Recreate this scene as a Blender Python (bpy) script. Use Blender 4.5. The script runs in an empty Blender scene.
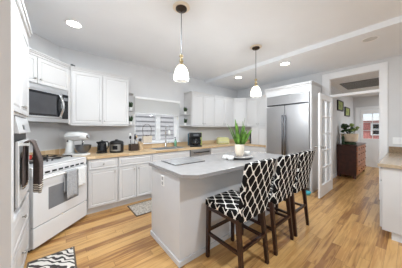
import bpy, bmesh, math, random
from mathutils import Vector, Matrix
PI = math.pi
random.seed(7)
sc = bpy.context.scene
C = sc.collection

# ------------------------------------------------------------------ camera
cd = bpy.data.cameras.new('camera'); cam = bpy.data.objects.new('camera', cd); C.objects.link(cam)
cam.location = (0, 0, 1.34)
cam.rotation_euler = (PI/2, 0, -math.asin(.6348))
cd.sensor_width = 36; cd.lens = 171.6/402*36
cd.shift_y = -5/402
cd.clip_start = .05
sc.camera = cam

# ------------------------------------------------------------------ world and exposure
w = bpy.data.worlds.new('sky'); sc.world = w; w.use_nodes = True
bg = w.node_tree.nodes['Background']
bg.inputs[0].default_value = (.81, .915, 1.0, 1); bg.inputs[1].default_value = .64
sd = bpy.data.lights.new('sun', 'SUN'); sd.energy = 2.2; sd.angle = .03; sd.color = (1, .97, .93)
so = bpy.data.objects.new('sun', sd); C.objects.link(so); so.location = (-3, -6, 9)
so.rotation_euler = Vector((.35, .55, -.9)).to_track_quat('-Z', 'Y').to_euler()
vs = sc.view_settings
vs.view_transform = 'Standard'; vs.look = 'None'; vs.gamma = 1; vs.use_curve_mapping = False
vs.exposure = 0.88

CEIL = 2.74; LOW = 2.66; STEPX = 3.25
WB = 3.76      # back wall
WR = 4.70      # door wall

# ------------------------------------------------------------------ materials
def lin(c):
    return tuple(((v/255)/12.92 if v/255 <= .04045 else ((v/255+.055)/1.055)**2.4) for v in c) + (1,)

def mat(name, rgb, rough=.5, metal=0, var=.0, scale=8, spec=.5, bump=0, emit=None, estr=0):
    m = bpy.data.materials.new(name); m.use_nodes = True
    nt = m.node_tree; b = nt.nodes['Principled BSDF']
    b.inputs['Base Color'].default_value = lin(rgb)
    b.inputs['Roughness'].default_value = rough
    b.inputs['Metallic'].default_value = metal
    b.inputs['Specular IOR Level'].default_value = spec
    if var or bump:
        tc = nt.nodes.new('ShaderNodeTexCoord'); n = nt.nodes.new('ShaderNodeTexNoise')
        n.inputs['Scale'].default_value = scale; n.inputs['Detail'].default_value = 4
        nt.links.new(tc.outputs['Object'], n.inputs['Vector'])
        if var:
            r = nt.nodes.new('ShaderNodeValToRGB')
            r.color_ramp.elements[0].position = .3; r.color_ramp.elements[1].position = .7
            r.color_ramp.elements[0].color = lin([max(0, v*(1-var)) for v in rgb])
            r.color_ramp.elements[1].color = lin([min(255, v*(1+var)) for v in rgb])
            nt.links.new(n.outputs['Fac'], r.inputs[0]); nt.links.new(r.outputs[0], b.inputs['Base Color'])
        if bump:
            bp = nt.nodes.new('ShaderNodeBump'); bp.inputs['Strength'].default_value = bump; bp.inputs['Distance'].default_value = .01
            nt.links.new(n.outputs['Fac'], bp.inputs['Height']); nt.links.new(bp.outputs[0], b.inputs['Normal'])
    if emit:
        b.inputs['Emission Color'].default_value = lin(emit); b.inputs['Emission Strength'].default_value = estr
    return m

def N(nt, t, **kw):
    n = nt.nodes.new(t)
    for k, v in kw.items(): setattr(n, k, v)
    return n
def math_(nt, op, a, b=None):
    n = nt.nodes.new('ShaderNodeMath'); n.operation = op
    for i, v in enumerate((a, b)):
        if v is None: continue
        if isinstance(v, (int, float)): n.inputs[i].default_value = v
        else: nt.links.new(v, n.inputs[i])
    return n.outputs[0]

def plank_mat(name, cols, pw, pl, rough=.35, coat=0, grain=.25, along='X', spec=.5):
    m = bpy.data.materials.new(name); m.use_nodes = True
    nt = m.node_tree; b = nt.nodes['Principled BSDF']
    tc = N(nt, 'ShaderNodeTexCoord'); sp = N(nt, 'ShaderNodeSeparateXYZ'); nt.links.new(tc.outputs['Object'], sp.inputs[0])
    U, V = (sp.outputs[0], sp.outputs[1]) if along == 'X' else (sp.outputs[1], sp.outputs[0])
    rv = math_(nt, 'DIVIDE', V, pw); row = math_(nt, 'FLOOR', rv); fr = math_(nt, 'FRACT', rv)
    wn = N(nt, 'ShaderNodeTexWhiteNoise', noise_dimensions='1D'); nt.links.new(row, wn.inputs['W'])
    cu = math_(nt, 'ADD', math_(nt, 'DIVIDE', U, pl), math_(nt, 'MULTIPLY', wn.outputs['Value'], 7.3))
    col = math_(nt, 'FLOOR', cu); fc = math_(nt, 'FRACT', cu)
    cb = N(nt, 'ShaderNodeCombineXYZ'); nt.links.new(col, cb.inputs[0]); nt.links.new(row, cb.inputs[1])
    w2 = N(nt, 'ShaderNodeTexWhiteNoise', noise_dimensions='2D'); nt.links.new(cb.outputs[0], w2.inputs['Vector'])
    # grain
    gv = N(nt, 'ShaderNodeCombineXYZ')
    nt.links.new(math_(nt, 'MULTIPLY', U, 2.2), gv.inputs[0]); nt.links.new(math_(nt, 'MULTIPLY', V, 34), gv.inputs[1])
    nt.links.new(math_(nt, 'MULTIPLY', w2.outputs['Value'], 40), gv.inputs[2])
    g = N(nt, 'ShaderNodeTexNoise'); g.inputs['Scale'].default_value = 1; g.inputs['Detail'].default_value = 5; g.inputs['Distortion'].default_value = .8
    nt.links.new(gv.outputs[0], g.inputs['Vector'])
    t = math_(nt, 'ADD', w2.outputs['Value'], math_(nt, 'MULTIPLY', math_(nt, 'SUBTRACT', g.outputs['Fac'], .5), grain*4))
    r = N(nt, 'ShaderNodeValToRGB'); nt.links.new(t, r.inputs[0])
    els = r.color_ramp.elements
    els[0].position = 0; els[0].color = lin(cols[0]); els[1].position = 1; els[1].color = lin(cols[-1])
    for i, c in enumerate(cols[1:-1]):
        e = els.new((i+1)/(len(cols)-1)); e.color = lin(c)
    gap = math_(nt, 'MAXIMUM', math_(nt, 'LESS_THAN', fr, .025), math_(nt, 'LESS_THAN', fc, .004))
    mx = N(nt, 'ShaderNodeMix', data_type='RGBA')
    nt.links.new(math_(nt, 'MULTIPLY', gap, .55), mx.inputs[0]); nt.links.new(r.outputs[0], mx.inputs[6]); mx.inputs[7].default_value = lin((95, 62, 34))
    nt.links.new(mx.outputs[2], b.inputs['Base Color'])
    b.inputs['Roughness'].default_value = rough; b.inputs['Coat Weight'].default_value = coat; b.inputs['Coat Roughness'].default_value = .15
    b.inputs['Specular IOR Level'].default_value = spec
    return m

def trellis_mat():
    m = bpy.data.materials.new('trellis_fabric'); m.use_nodes = True
    nt = m.node_tree; b = nt.nodes['Principled BSDF']
    tc = N(nt, 'ShaderNodeUVMap'); sp = N(nt, 'ShaderNodeSeparateXYZ'); nt.links.new(tc.outputs[0], sp.inputs[0])
    u = math_(nt, 'MULTIPLY', sp.outputs[0], PI/.054); v = math_(nt, 'MULTIPLY', sp.outputs[1], PI/.070)
    # rounded hexagon cells: level set of cos u + cos v with a curved bias
    s = math_(nt, 'ADD', math_(nt, 'COSINE', u), math_(nt, 'COSINE', v))
    s2 = math_(nt, 'SUBTRACT', s, math_(nt, 'MULTIPLY', math_(nt, 'SINE', math_(nt, 'MULTIPLY', v, 2)), .12))
    a = math_(nt, 'ABSOLUTE', s2)
    line = math_(nt, 'LESS_THAN', a, .27)
    mx = N(nt, 'ShaderNodeMix', data_type='RGBA'); nt.links.new(line, mx.inputs[0])
    mx.inputs[6].default_value = lin((22, 20, 20)); mx.inputs[7].default_value = lin((236, 232, 226))
    nt.links.new(mx.outputs[2], b.inputs['Base Color']); b.inputs['Roughness'].default_value = .9
    b.inputs['Specular IOR Level'].default_value = .15
    return m

def zebra_mat():
    m = bpy.data.materials.new('zebra_rug'); m.use_nodes = True
    nt = m.node_tree; b = nt.nodes['Principled BSDF']
    tc = N(nt, 'ShaderNodeTexCoord'); wv = N(nt, 'ShaderNodeTexWave', wave_type='BANDS', bands_direction='DIAGONAL')
    wv.inputs['Scale'].default_value = 8.5; wv.inputs['Distortion'].default_value = 9; wv.inputs['Detail'].default_value = 1.2; wv.inputs['Detail Scale'].default_value = 1.1
    nt.links.new(tc.outputs['Object'], wv.inputs['Vector'])
    r = N(nt, 'ShaderNodeValToRGB'); r.color_ramp.interpolation = 'EASE'
    r.color_ramp.elements[0].position = .30; r.color_ramp.elements[0].color = lin((66, 60, 58))
    r.color_ramp.elements[1].position = .42; r.color_ramp.elements[1].color = lin((226, 220, 212))
    nt.links.new(wv.outputs['Fac'], r.inputs[0]); nt.links.new(r.outputs[0], b.inputs['Base Color']); b.inputs['Roughness'].default_value = .95
    return m

def clear_mat(name, rgb=(255, 255, 255), gloss=.08):
    m = bpy.data.materials.new(name); m.use_nodes = True
    nt = m.node_tree; nt.nodes.remove(nt.nodes['Principled BSDF'])
    t = N(nt, 'ShaderNodeBsdfTransparent'); t.inputs[0].default_value = lin(rgb)
    g = N(nt, 'ShaderNodeBsdfGlossy'); g.inputs['Roughness'].default_value = .03
    mx = N(nt, 'ShaderNodeMixShader'); mx.inputs[0].default_value = gloss
    nt.links.new(t.outputs[0], mx.inputs[1]); nt.links.new(g.outputs[0], mx.inputs[2])
    nt.links.new(mx.outputs[0], nt.nodes['Material Output'].inputs[0]); return m

def stripe_mat(name, base, stripe, z0, z1, n):
    m = mat(name, base, .95, var=.08, scale=60)
    nt = m.node_tree; b = nt.nodes['Principled BSDF']
    src = b.inputs['Base Color'].links[0].from_socket
    tc = N(nt, 'ShaderNodeTexCoord'); sp = N(nt, 'ShaderNodeSeparateXYZ'); nt.links.new(tc.outputs['Object'], sp.inputs[0])
    t = math_(nt, 'DIVIDE', math_(nt, 'SUBTRACT', sp.outputs[2], z0), (z1-z0)/n)
    inside = math_(nt, 'MULTIPLY', math_(nt, 'GREATER_THAN', t, 0), math_(nt, 'LESS_THAN', t, n))
    f = math_(nt, 'MULTIPLY', inside, math_(nt, 'LESS_THAN', math_(nt, 'FRACT', t), .5))
    mx = N(nt, 'ShaderNodeMix', data_type='RGBA'); nt.links.new(f, mx.inputs[0]); nt.links.new(src, mx.inputs[6]); mx.inputs[7].default_value = lin(stripe)
    nt.links.new(mx.outputs[2], b.inputs['Base Color']); return m

def brushed(name, rgb, rough=.3):
    m = mat(name, rgb, rough, 1)
    nt = m.node_tree; b = nt.nodes['Principled BSDF']
    tc = N(nt, 'ShaderNodeTexCoord'); mp = N(nt, 'ShaderNodeMapping'); mp.inputs['Scale'].default_value = (1, 1, 90)
    n = N(nt, 'ShaderNodeTexNoise'); n.inputs['Scale'].default_value = 3; n.inputs['Detail'].default_value = 3
    nt.links.new(tc.outputs['Object'], mp.inputs[0]); nt.links.new(mp.outputs[0], n.inputs['Vector'])
    mr = N(nt, 'ShaderNodeMapRange'); mr.inputs[3].default_value = rough-.08; mr.inputs[4].default_value = rough+.1
    nt.links.new(n.outputs['Fac'], mr.inputs[0]); nt.links.new(mr.outputs[0], b.inputs['Roughness']); return m

M = {}
M['wall'] = mat('wall_paint', (217, 216, 216), .85, var=.01, scale=3, spec=.2)
M['ceil'] = mat('ceiling_paint', (236, 238, 241), .9, var=.008, scale=2, spec=.2)
M['trim'] = mat('trim_paint', (242, 241, 241), .45, var=.006, scale=3)
M['cab'] = mat('cabinet_paint', (212, 210, 209), .4, var=.006, scale=3)
M['islandp'] = mat('island_paint', (214, 214, 216), .5, var=.01, scale=4)
M['toe'] = mat('toe_kick_paint', (226, 227, 229), .5, var=.01)
M['floor'] = plank_mat('oak_planks', [(150, 104, 62), (186, 140, 84), (204, 158, 98), (213, 169, 109), (192, 143, 86)], .083, 1.1, .36, .22, .40)
M['butcher'] = plank_mat('butcher_block', [(200, 168, 128), (216, 186, 146), (226, 200, 162)], .04, .5, .4, 0, .12)
M['lamin'] = mat('beige_laminate', (172, 152, 126), .18, var=.06, scale=40)
M['lamin_dark'] = mat('brown_backsplash', (140, 116, 88), .35, var=.1, scale=30)
M['quartz'] = mat('grey_quartz', (156, 153, 152), .25, var=.02, scale=14)
M['quartz_edge'] = mat('grey_slab', (150, 149, 149), .12, var=.05, scale=9)
M['white_enamel'] = mat('white_enamel', (228, 227, 227), .2, var=.004)
M['white_gloss'] = mat('white_ceramic', (238, 237, 234), .2, var=.01)
M['steel'] = brushed('stainless_steel', (212, 213, 215), .36)
M['fsteel'] = brushed('refrigerator_steel', (180, 179, 180), .42)
M['dsteel'] = brushed('dark_steel', (120, 121, 124), .32)
M['chrome'] = mat('chrome', (225, 226, 228), .12, 1, var=.01)
M['knob'] = mat('satin_nickel', (190, 188, 184), .3, 1, var=.02)
M['black'] = mat('black_plastic', (24, 24, 26), .35, var=.1)
M['blackg'] = mat('black_glass', (30, 30, 33), .08, var=.05)
M['greyglass'] = mat('grey_oven_glass', (128, 129, 132), .12, var=.03)
M['mwglass'] = mat('microwave_glass', (70, 70, 73), .15, var=.05)
M['iron'] = mat('cast_iron', (44, 42, 42), .6, var=.1)
M['red'] = mat('red_glaze', (178, 44, 34), .3, var=.06)
M['dwood'] = mat('espresso_wood', (46, 23, 16), .35, var=.22, scale=20)
M['mahog'] = mat('mahogany', (66, 33, 23), .3, var=.18, scale=12)
M['mahogd'] = mat('red_brown_drawer_wood', (170, 106, 68), .3, var=.16, scale=14)
M['trellis'] = trellis_mat()
M['zebra'] = zebra_mat()
M['greyrug'] = mat('grey_woven_rug', (172, 164, 154), .95, var=.22, scale=55)
M['rugedge'] = mat('rug_binding', (104, 92, 80), .95, var=.1, scale=40)
M['bronze'] = mat('oil_rubbed_bronze', (58, 48, 40), .4, .6, var=.1)
M['medal'] = mat('cream_medallion', (234, 222, 204), .6, var=.03)
M['brass'] = mat('aged_brass', (196, 178, 140), .3, 1, var=.05)
M['bulb'] = mat('lit_bulb', (255, 250, 240), .4, emit=(255, 238, 210), estr=14)
M['lens'] = mat('lit_lens', (255, 255, 255), .4, emit=(255, 250, 242), estr=9)
M['lens_off'] = mat('can_interior', (205, 203, 200), .5, var=.04)
M['pane'] = clear_mat('window_glass', gloss=.03)
M['shade'] = bpy.data.materials.new('frosted_pendant_glass'); M['shade'].use_nodes = True
nt_ = M['shade'].node_tree; nt_.nodes.remove(nt_.nodes['Principled BSDF'])
t_ = N(nt_, 'ShaderNodeBsdfTransparent'); l_ = N(nt_, 'ShaderNodeBsdfTranslucent'); e_ = N(nt_, 'ShaderNodeEmission'); a_ = N(nt_, 'ShaderNodeAddShader'); x_ = N(nt_, 'ShaderNodeMixShader')
l_.inputs[0].default_value = lin((250, 248, 242)); e_.inputs[0].default_value = lin((255, 248, 232)); e_.inputs[1].default_value = .2; x_.inputs[0].default_value = .34
nt_.links.new(l_.outputs[0], a_.inputs[0]); nt_.links.new(e_.outputs[0], a_.inputs[1]); nt_.links.new(t_.outputs[0], x_.inputs[1]); nt_.links.new(a_.outputs[0], x_.inputs[2]); nt_.links.new(x_.outputs[0], nt_.nodes['Material Output'].inputs[0])
M['blind'] = mat('white_vinyl_slats', (240, 239, 238), .5, var=.005)
nt_ = M['blind'].node_tree; l_ = N(nt_, 'ShaderNodeBsdfTranslucent'); l_.inputs[0].default_value = lin((244, 243, 240)); x_ = N(nt_, 'ShaderNodeMixShader'); x_.inputs[0].default_value = .42
nt_.links.new(nt_.nodes['Principled BSDF'].outputs[0], x_.inputs[1]); nt_.links.new(l_.outputs[0], x_.inputs[2]); nt_.links.new(x_.outputs[0], nt_.nodes['Material Output'].inputs[0])
M['leaf'] = mat('plant_leaf', (92, 130, 50), .4, var=.4, scale=14)
M['leafd'] = mat('dark_leaf', (42, 64, 34), .45, var=.35, scale=16)
M['leafl'] = mat('light_leaf', (132, 150, 78), .45, var=.2, scale=16)
M['cream'] = mat('cream_pot', (240, 226, 206), .5, var=.04)
M['peach'] = mat('peach_pot', (242, 222, 196), .5, var=.05)
M['soil'] = mat('potting_soil', (60, 46, 34), .95, var=.3, scale=60)
M['wicker'] = mat('dark_wicker', (60, 46, 36), .8, var=.3, scale=70, bump=.6)
M['tan'] = mat('tan_wood', (186, 158, 122), .5, var=.1, scale=20)
M['basket'] = mat('pale_basket', (222, 208, 190), .8, var=.08, scale=70, bump=.4)
M['wire'] = mat('wire', (96, 90, 84), .4, .7, var=.1)
M['greenglass'] = mat('green_soap', (120, 176, 142), .15, var=.05)
M['blue'] = mat('blue_card', (62, 106, 128), .6, var=.08)
M['lime'] = mat('lime_card', (170, 190, 104), .6, var=.08)
M['toast'] = mat('pale_yellow_enamel', (214, 212, 154), .25, var=.03)
M['teal'] = mat('turquoise_plastic', (70, 176, 190), .4, var=.06)
M['towel_brown'] = stripe_mat('brown_towel', (92, 80, 76), (222, 214, 202), -.41, -.335, 4)
M['towel_grey'] = mat('grey_towel', (172, 172, 174), .95, var=.08, scale=70)
M['towel_white'] = mat('white_towel', (236, 235, 233), .95, var=.03, scale=70)
M['siding'] = mat('grey_siding', (176, 175, 178), .8, var=.03)
M['siding_dark'] = mat('siding_lap_shadow', (120, 118, 122), .8, var=.05)
M['brick'] = mat('pink_brick', (196, 128, 122), .85, var=.14, scale=12)
M['asphalt'] = mat('outside_paving', (170, 168, 164), .9, var=.1, scale=5)
M['picture'] = mat('olive_art', (142, 150, 84), .6, var=.3, scale=9)
M['blackframe'] = mat('black_frame', (26, 24, 22), .4, var=.1)
M['plate'] = mat('white_plate_plastic', (244, 243, 241), .35, var=.004)
M['slot'] = mat('slot_grey', (176, 176, 178), .5, var=.05)
M['dark_panel'] = mat('grey_panel', (104, 103, 103), .8, var=.03)

# ------------------------------------------------------------------ mesh helpers
def quad_box(bm, x0, x1, y0, y1, z0, z1):
    r = bmesh.ops.create_cube(bm, size=1)
    bmesh.ops.scale(bm, vec=(x1-x0, y1-y0, z1-z0), verts=r['verts'])
    bmesh.ops.translate(bm, vec=((x0+x1)/2, (y0+y1)/2, (z0+z1)/2), verts=r['verts'])
    return r['verts']
def Bx(*boxes):
    bm = bmesh.new()
    for b in boxes: quad_box(bm, *b)
    return bm
def prism(bm, pts, z0, z1):
    lo = [bm.verts.new((x, y, z0)) for x, y in pts]; hi = [bm.verts.new((x, y, z1)) for x, y in pts]
    n = len(pts)
    bm.faces.new(hi); bm.faces.new(lo[::-1])
    for i in range(n): bm.faces.new((lo[i], lo[(i+1) % n], hi[(i+1) % n], hi[i]))
    return bm
def lathe(bm, prof, n=24, c=(0, 0, 0), axis='Z'):
    rings = []
    for r, z in prof:
        ring = []
        for k in range(n):
            a = 2*PI*k/n; x, y = r*math.cos(a), r*math.sin(a)
            p = (x, y, z) if axis == 'Z' else ((z, x, y) if axis == 'X' else (x, z, y))
            ring.append(bm.verts.new((p[0]+c[0], p[1]+c[1], p[2]+c[2])))
        rings.append(ring)
    for a, b in zip(rings, rings[1:]):
        for k in range(n): bm.faces.new((a[k], a[(k+1) % n], b[(k+1) % n], b[k]))
    flat = len(set(z for r, z in prof)) == 1; loop = prof[0] == prof[-1]
    if not loop:
        for ring in ((rings[0],) if flat else (rings[0], rings[-1])): bm.faces.new(ring)
    return bm
def tube(bm, pts, r, n=8):
    pts = [Vector(p) for p in pts]; rings = []
    rr = r if isinstance(r, (list, tuple)) else [r]*len(pts)
    prev = None
    for i, p in enumerate(pts):
        t = (pts[min(i+1, len(pts)-1)]-pts[max(i-1, 0)]).normalized()
        if prev is None:
            up = Vector((0, 0, 1)) if abs(t.z) < .9 else Vector((1, 0, 0)); a = t.cross(up).normalized()
        else: a = (prev-t*prev.dot(t)).normalized()
        prev = a; b = t.cross(a)
        rings.append([bm.verts.new(p+(a*math.cos(2*PI*k/n)+b*math.sin(2*PI*k/n))*rr[i]) for k in range(n)])
    for a, b in zip(rings, rings[1:]):
        for k in range(n): bm.faces.new((a[k], a[(k+1) % n], b[(k+1) % n], b[k]))
    bm.faces.new(rings[0]); bm.faces.new(rings[-1]); return bm
def beam(bm, p, q, s0, s1=None):
    """square tapered bar from p (half size s0) to q (half size s1)"""
    s1 = s1 or s0; p = Vector(p); q = Vector(q)
    t = (q-p).normalized(); ax = Vector((1, 0, 0)) if abs(t.x) < .8 else Vector((0, 1, 0))
    b = t.cross(ax).normalized(); a = b.cross(t).normalized()
    r0 = [bm.verts.new(p+a*i*s0+b*j*s0) for i, j in ((-1, -1), (1, -1), (1, 1), (-1, 1))]
    r1 = [bm.verts.new(q+a*i*s1+b*j*s1) for i, j in ((-1, -1), (1, -1), (1, 1), (-1, 1))]
    for k in range(4): bm.faces.new((r0[k], r0[(k+1) % 4], r1[(k+1) % 4], r1[k]))
    bm.faces.new(r0); bm.faces.new(r1); return bm
def sph(bm, c, r, sz=(1, 1, 1), u=16, v=10):
    res = bmesh.ops.create_uvsphere(bm, u_segments=u, v_segments=v, radius=r)
    bmesh.ops.scale(bm, vec=sz, verts=res['verts']); bmesh.ops.translate(bm, vec=c, verts=res['verts']); return bm
def obj(name, bm, m, parent=None, bev=0, smooth=False, uv=False, seg=2):
    bmesh.ops.recalc_face_normals(bm, faces=bm.faces[:])
    if uv:
        L = bm.loops.layers.uv.new('UVMap')
        for f in bm.faces:
            n = f.normal
            for l in f.loops:
                p = l.vert.co
                if abs(n.z) > max(abs(n.x), abs(n.y)): l[L].uv = (p.x, p.y)
                elif abs(n.y) >= abs(n.x): l[L].uv = (p.x, p.z)
                else: l[L].uv = (p.y, p.z)
    if smooth:
        for f in bm.faces: f.smooth = True
    me = bpy.data.meshes.new(name); bm.to_mesh(me); bm.free()
    o = bpy.data.objects.new(name, me); C.objects.link(o); me.materials.append(M[m] if isinstance(m, str) else m)
    if parent: o.parent = parent
    if bev:
        md = o.modifiers.new('bevel', 'BEVEL'); md.width = bev; md.segments = seg; md.limit_method = 'ANGLE'
    return o
def tag(o, label, cat, group=None):
    o['label'] = label; o['category'] = cat
    if group: o['group'] = group
    return o
def thing(name, label, cat, loc=(0, 0, 0), rz=0, group=None):
    o = bpy.data.objects.new(name, None); C.objects.link(o); o.empty_display_size = .05
    o.location = loc; o.rotation_euler = (0, 0, rz); return tag(o, label, cat, group)
def struct(name, bm, m, parent=None, bev=0):
    o = obj(name, bm, m, parent, bev)
    if not parent: o['kind'] = 'structure'
    return o
def dup(root, loc, rz, label):
    r = root.copy(); C.objects.link(r); r.location = loc; r.rotation_euler = (0, 0, rz); r['label'] = label
    for ch in list(root.children):
        c = ch.copy(); C.objects.link(c); c.parent = r
        for g in list(ch.children):
            d = g.copy(); C.objects.link(d); d.parent = c
    return r
def panel(x0, x1, z0, z1, y0, t=.02, frame=.055):
    """raised-panel front in the local x-z plane, front face at y0, back at y0+t"""
    bm = bmesh.new(); vs_ = quad_box(bm, x0, x1, y0, y0+t, z0, z1)
    bm.faces.ensure_lookup_table()
    f = min(bm.faces, key=lambda f: f.calc_center_median().y)
    if f.normal.y > 0: f.normal_flip()
    fr = min(frame, (x1-x0)*.24, (z1-z0)*.3)
    bmesh.ops.inset_region(bm, faces=[f], thickness=fr)
    bmesh.ops.inset_region(bm, faces=[f], thickness=.006)
    bmesh.ops.translate(bm, vec=(0, .008, 0), verts=f.verts)
    bmesh.ops.inset_region(bm, faces=[f], thickness=.022)
    bmesh.ops.translate(bm, vec=(0, -.006, 0), verts=f.verts)
    return bm
def knob(parent, x, y, z, name='knob'):
    bm = bmesh.new(); lathe(bm, [(.005, 0), (.006, -.012), (.014, -.018), (.013, -.026), (.004, -.028)], 12, (x, y, z), 'Y')
    return obj(name, bm, 'knob', parent, smooth=True)

# ------------------------------------------------------------------ structure
HX = 8.40     # far wall of the next room
HY = 1.33     # its left wall
struct('floor', Bx((-3.2, HX+.1, -5.2, 4.0, -.06, 0)), 'floor')
struct('ceiling', Bx((-3.2, STEPX, -5.2, WB+.14, CEIL, CEIL+.06)), 'ceil')
struct('ceiling_right', Bx((STEPX, WR, -5.2, WB+.14, LOW, CEIL+.06)), 'ceil')
WX0, WX1, WZ0, WZ1 = 1.24, 2.355, 1.03, 2.0
struct('wall_back', Bx((-.3, WX0, WB, WB+.14, 0, CEIL), (WX1, WR+.1, WB, WB+.14, 0, CEIL), (WX0, WX1, WB, WB+.14, 0, WZ0), (WX0, WX1, WB, WB+.14, WZ1, CEIL)), 'wall')
bm = bmesh.new(); prism(bm, [(-.88, 2.89), (-.01, WB), (-.30, WB), (-.88, 3.18)], 0, CEIL); struct('wall_corner', bm, 'wall')
struct('wall_left', Bx((-1.0, -.88, 1.68, 3.1, 0, CEIL)), 'wall')
struct('wall_near', Bx((-3.2, -.239, 1.60, 1.68, 0, CEIL)), 'wall')
DY0, DY1, DZ = .36, 1.16, 2.47     # doorway in the right wall
struct('wall_right', Bx((WR, WR+.1, DY1, WB, 0, LOW), (WR, WR+.1, -5.2, DY0, 0, LOW), (WR, WR+.1, DY0, DY1, DZ, LOW)), 'wall')
struct('wall_hall_left', Bx((WR+.1, HX+.1, HY, HY+.1, 0, 2.6)), 'wall')
EY0, EY1 = .27, 1.15               # outside door opening in the far wall
struct('wall_hall_end', Bx((HX, HX+.1, EY1, HY, 0, 2.6), (HX, HX+.1, -4.0, EY0, 0, 2.6), (HX, HX+.1, EY0, EY1, 2.03, 2.6)), 'wall')
struct('ceiling_hall', Bx((WR+.1, HX+.1, -4.0, HY+.1, 2.50, 2.6)), 'ceil')
# door casing in the right wall
tr = struct('trim_1', Bx((WR-.02, WR-.001, DY1, DY1+.13, 0, DZ+.12), (WR-.02, WR-.001, DY0-.10, DY0, 0, DZ+.12), (WR-.02, WR-.001, DY0, DY1, DZ, DZ+.12)), 'trim', bev=.004)
struct('trim_2', Bx((WR-.02, WR+.11, DY0+.0005, DY0+.012, 0, DZ-.001), (WR-.02, WR+.11, DY1-.012, DY1-.0005, 0, DZ-.001), (WR-.02, WR+.11, DY0+.012, DY1-.012, DZ-.013, DZ-.001), (WR-.02, WR+.10, DY0+.012, DY1-.012, 2.045, 2.10)), 'trim', bev=.002)
obj('strike_plate', Bx((WR+.02, WR+.045, DY0+.0122, DY0+.014, .99, 1.06)), 'bronze', bpy.data.objects['trim_2'])
struct('window_2', Bx((WR+.03, WR+.035, DY0+.013, DY1-.013, 2.101, DZ-.014)), 'pane')
struct('baseboard_hall', Bx((WR+.1, HX, HY-.014, HY-.001, 0, .1)), 'trim')
struct('baseboard_right', Bx((WR-.014, WR-.001, DY1+.13, 1.29, 0, .1)), 'trim')
# casing of the outside door
struct('trim_3', Bx((HX-.02, HX-.001, EY1, EY1+.12, 0, 2.13), (HX-.02, HX-.001, EY0-.1, EY0, 0, 2.13), (HX-.02, HX-.001, EY0, EY1, 2.03, 2.13)), 'trim', bev=.004)

# kitchen window
win = struct('window_1', Bx((WX0+.0005, WX0+.012, WB, WB+.08, WZ0+.005, WZ1-.001), (WX1-.012, WX1-.0005, WB, WB+.08, WZ0+.005, WZ1-.001), (WX0+.012, WX1-.012, WB, WB+.08, WZ1-.012, WZ1-.001)), 'trim', bev=.003)
mx_ = (WX0+WX1)/2+.02
obj('sill', Bx((WX0-.04, WX1+.02, WB-.07, WB-.001, 1.008, WZ0), (WX0+.001, WX1-.001, WB-.001, WB+.08, WZ0+.0005, WZ0+.004)), 'trim', win, .003)
obj('frame', Bx((WX0+.001, WX0+.045, WB+.08, WB+.12, WZ0+.001, WZ1-.001), (WX1-.085, WX1-.001, WB+.08, WB+.12, WZ0+.001, WZ1-.001), (WX0+.045, WX1-.085, WB+.08, WB+.12, WZ0+.001, WZ0+.05), (WX0+.045, WX1-.085, WB+.08, WB+.12, WZ1-.05, WZ1-.001), (mx_-.055, mx_+.055, WB+.06, WB+.12, WZ0+.05, WZ1-.05)), 'trim', win, .003)
for a, b in ((WX0+.045, mx_-.055), (mx_+.055, WX1-.085)):
    obj('pane', Bx((a, b, WB+.098, WB+.102, WZ0+.05, WZ1-.05)), 'pane', win)
bl = thing('window_blind', 'white slatted blind drawn halfway up in the kitchen window', 'blind', (0, 0, 0))
obj('headrail', Bx((WX0-.01, WX1-.003, WB-.062, WB-.003, 1.995, 2.04)), 'trim', bl, .003)
bm = bmesh.new()
for k in range(14):
    z = 1.98-k*.0205
    v = quad_box(bm, WX0-.005, WX1-.008, WB-.053, WB-.011, z-.0015, z+.0015)
    bmesh.ops.rotate(bm, verts=v, cent=(0, WB-.032, z), matrix=Matrix.Rotation(1.1, 3, 'X'))
obj('slats', bm, 'blind', bl)
obj('bottom_rail', Bx((WX0-.005, WX1-.008, WB-.05, WB-.014, 1.67, 1.69)), 'trim', bl, .002)
# outside
hs = thing('house', 'grey clapboard house wall outside the kitchen window', 'house', (0, 0, 0))
bm = bmesh.new()
for k in range(13):
    z = -.2+k*.21
    prof = [(7.54, z), (7.556, z+.21), (7.60, z+.21), (7.60, z)]
    L0 = [bm.verts.new((-1.5, y, zz)) for y, zz in prof]; L1 = [bm.verts.new((9.5, y, zz)) for y, zz in prof]
    bm.faces.new(L0); bm.faces.new(L1)
    for q in range(4): bm.faces.new((L0[q], L0[(q+1) % 4], L1[(q+1) % 4], L1[q]))
obj('clapboards', bm, 'siding', hs)
obj('wall', Bx((-1.5, 9.5, 7.61, 8.0, -.2, 2.55)), 'siding', hs)
obj('lap_shadows', Bx(*[(-1.5, 9.5, 7.525, 7.539, -.2+k*.21-.006, -.2+k*.21+.014) for k in range(1, 13)]), 'siding_dark', hs)  # dark strips drawn as the shadow line under each clapboard edge
h2 = thing('house', 'pink house with white windows seen through the outside door', 'house', (0, 0, 0))
obj('wall', Bx((15, 15.4, -2, 5, -.2, 1.85)), 'brick', h2)
obj('eaves', Bx((14.7, 15.6, -2.3, 5.3, 1.851, 2.1)), 'trim', h2)
for y in (-.4, 1.25, 2.6):
    f = obj('window_frame', Bx((14.95, 15, y-.3, y+.3, .95, 1.7)), 'trim', h2)
    obj('pane', Bx((14.94, 14.95, y-.23, y+.23, 1.02, 1.3), (14.94, 14.95, y-.23, y+.23, 1.36, 1.63)), 'blackg', f)
hg = thing('hedge', 'dark hedge in front of the pink house outside', 'hedge', (13.5, 1.5, -.1))
bm = bmesh.new(); rr_ = random.Random(3)
for k in range(60): sph(bm, (rr_.uniform(-.3, .3), rr_.uniform(-3, 3), rr_.uniform(.12, .72)), rr_.uniform(.22, .32), (1, 1, .8), 8, 6)
obj('foliage', bm, 'leafd', hg)
struct('ground_outside', Bx((HX+.11, 18, -8, 10, -.2, -.1), (-4, HX+.1, 4.02, 10, -.2, -.1)), 'asphalt')

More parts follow.
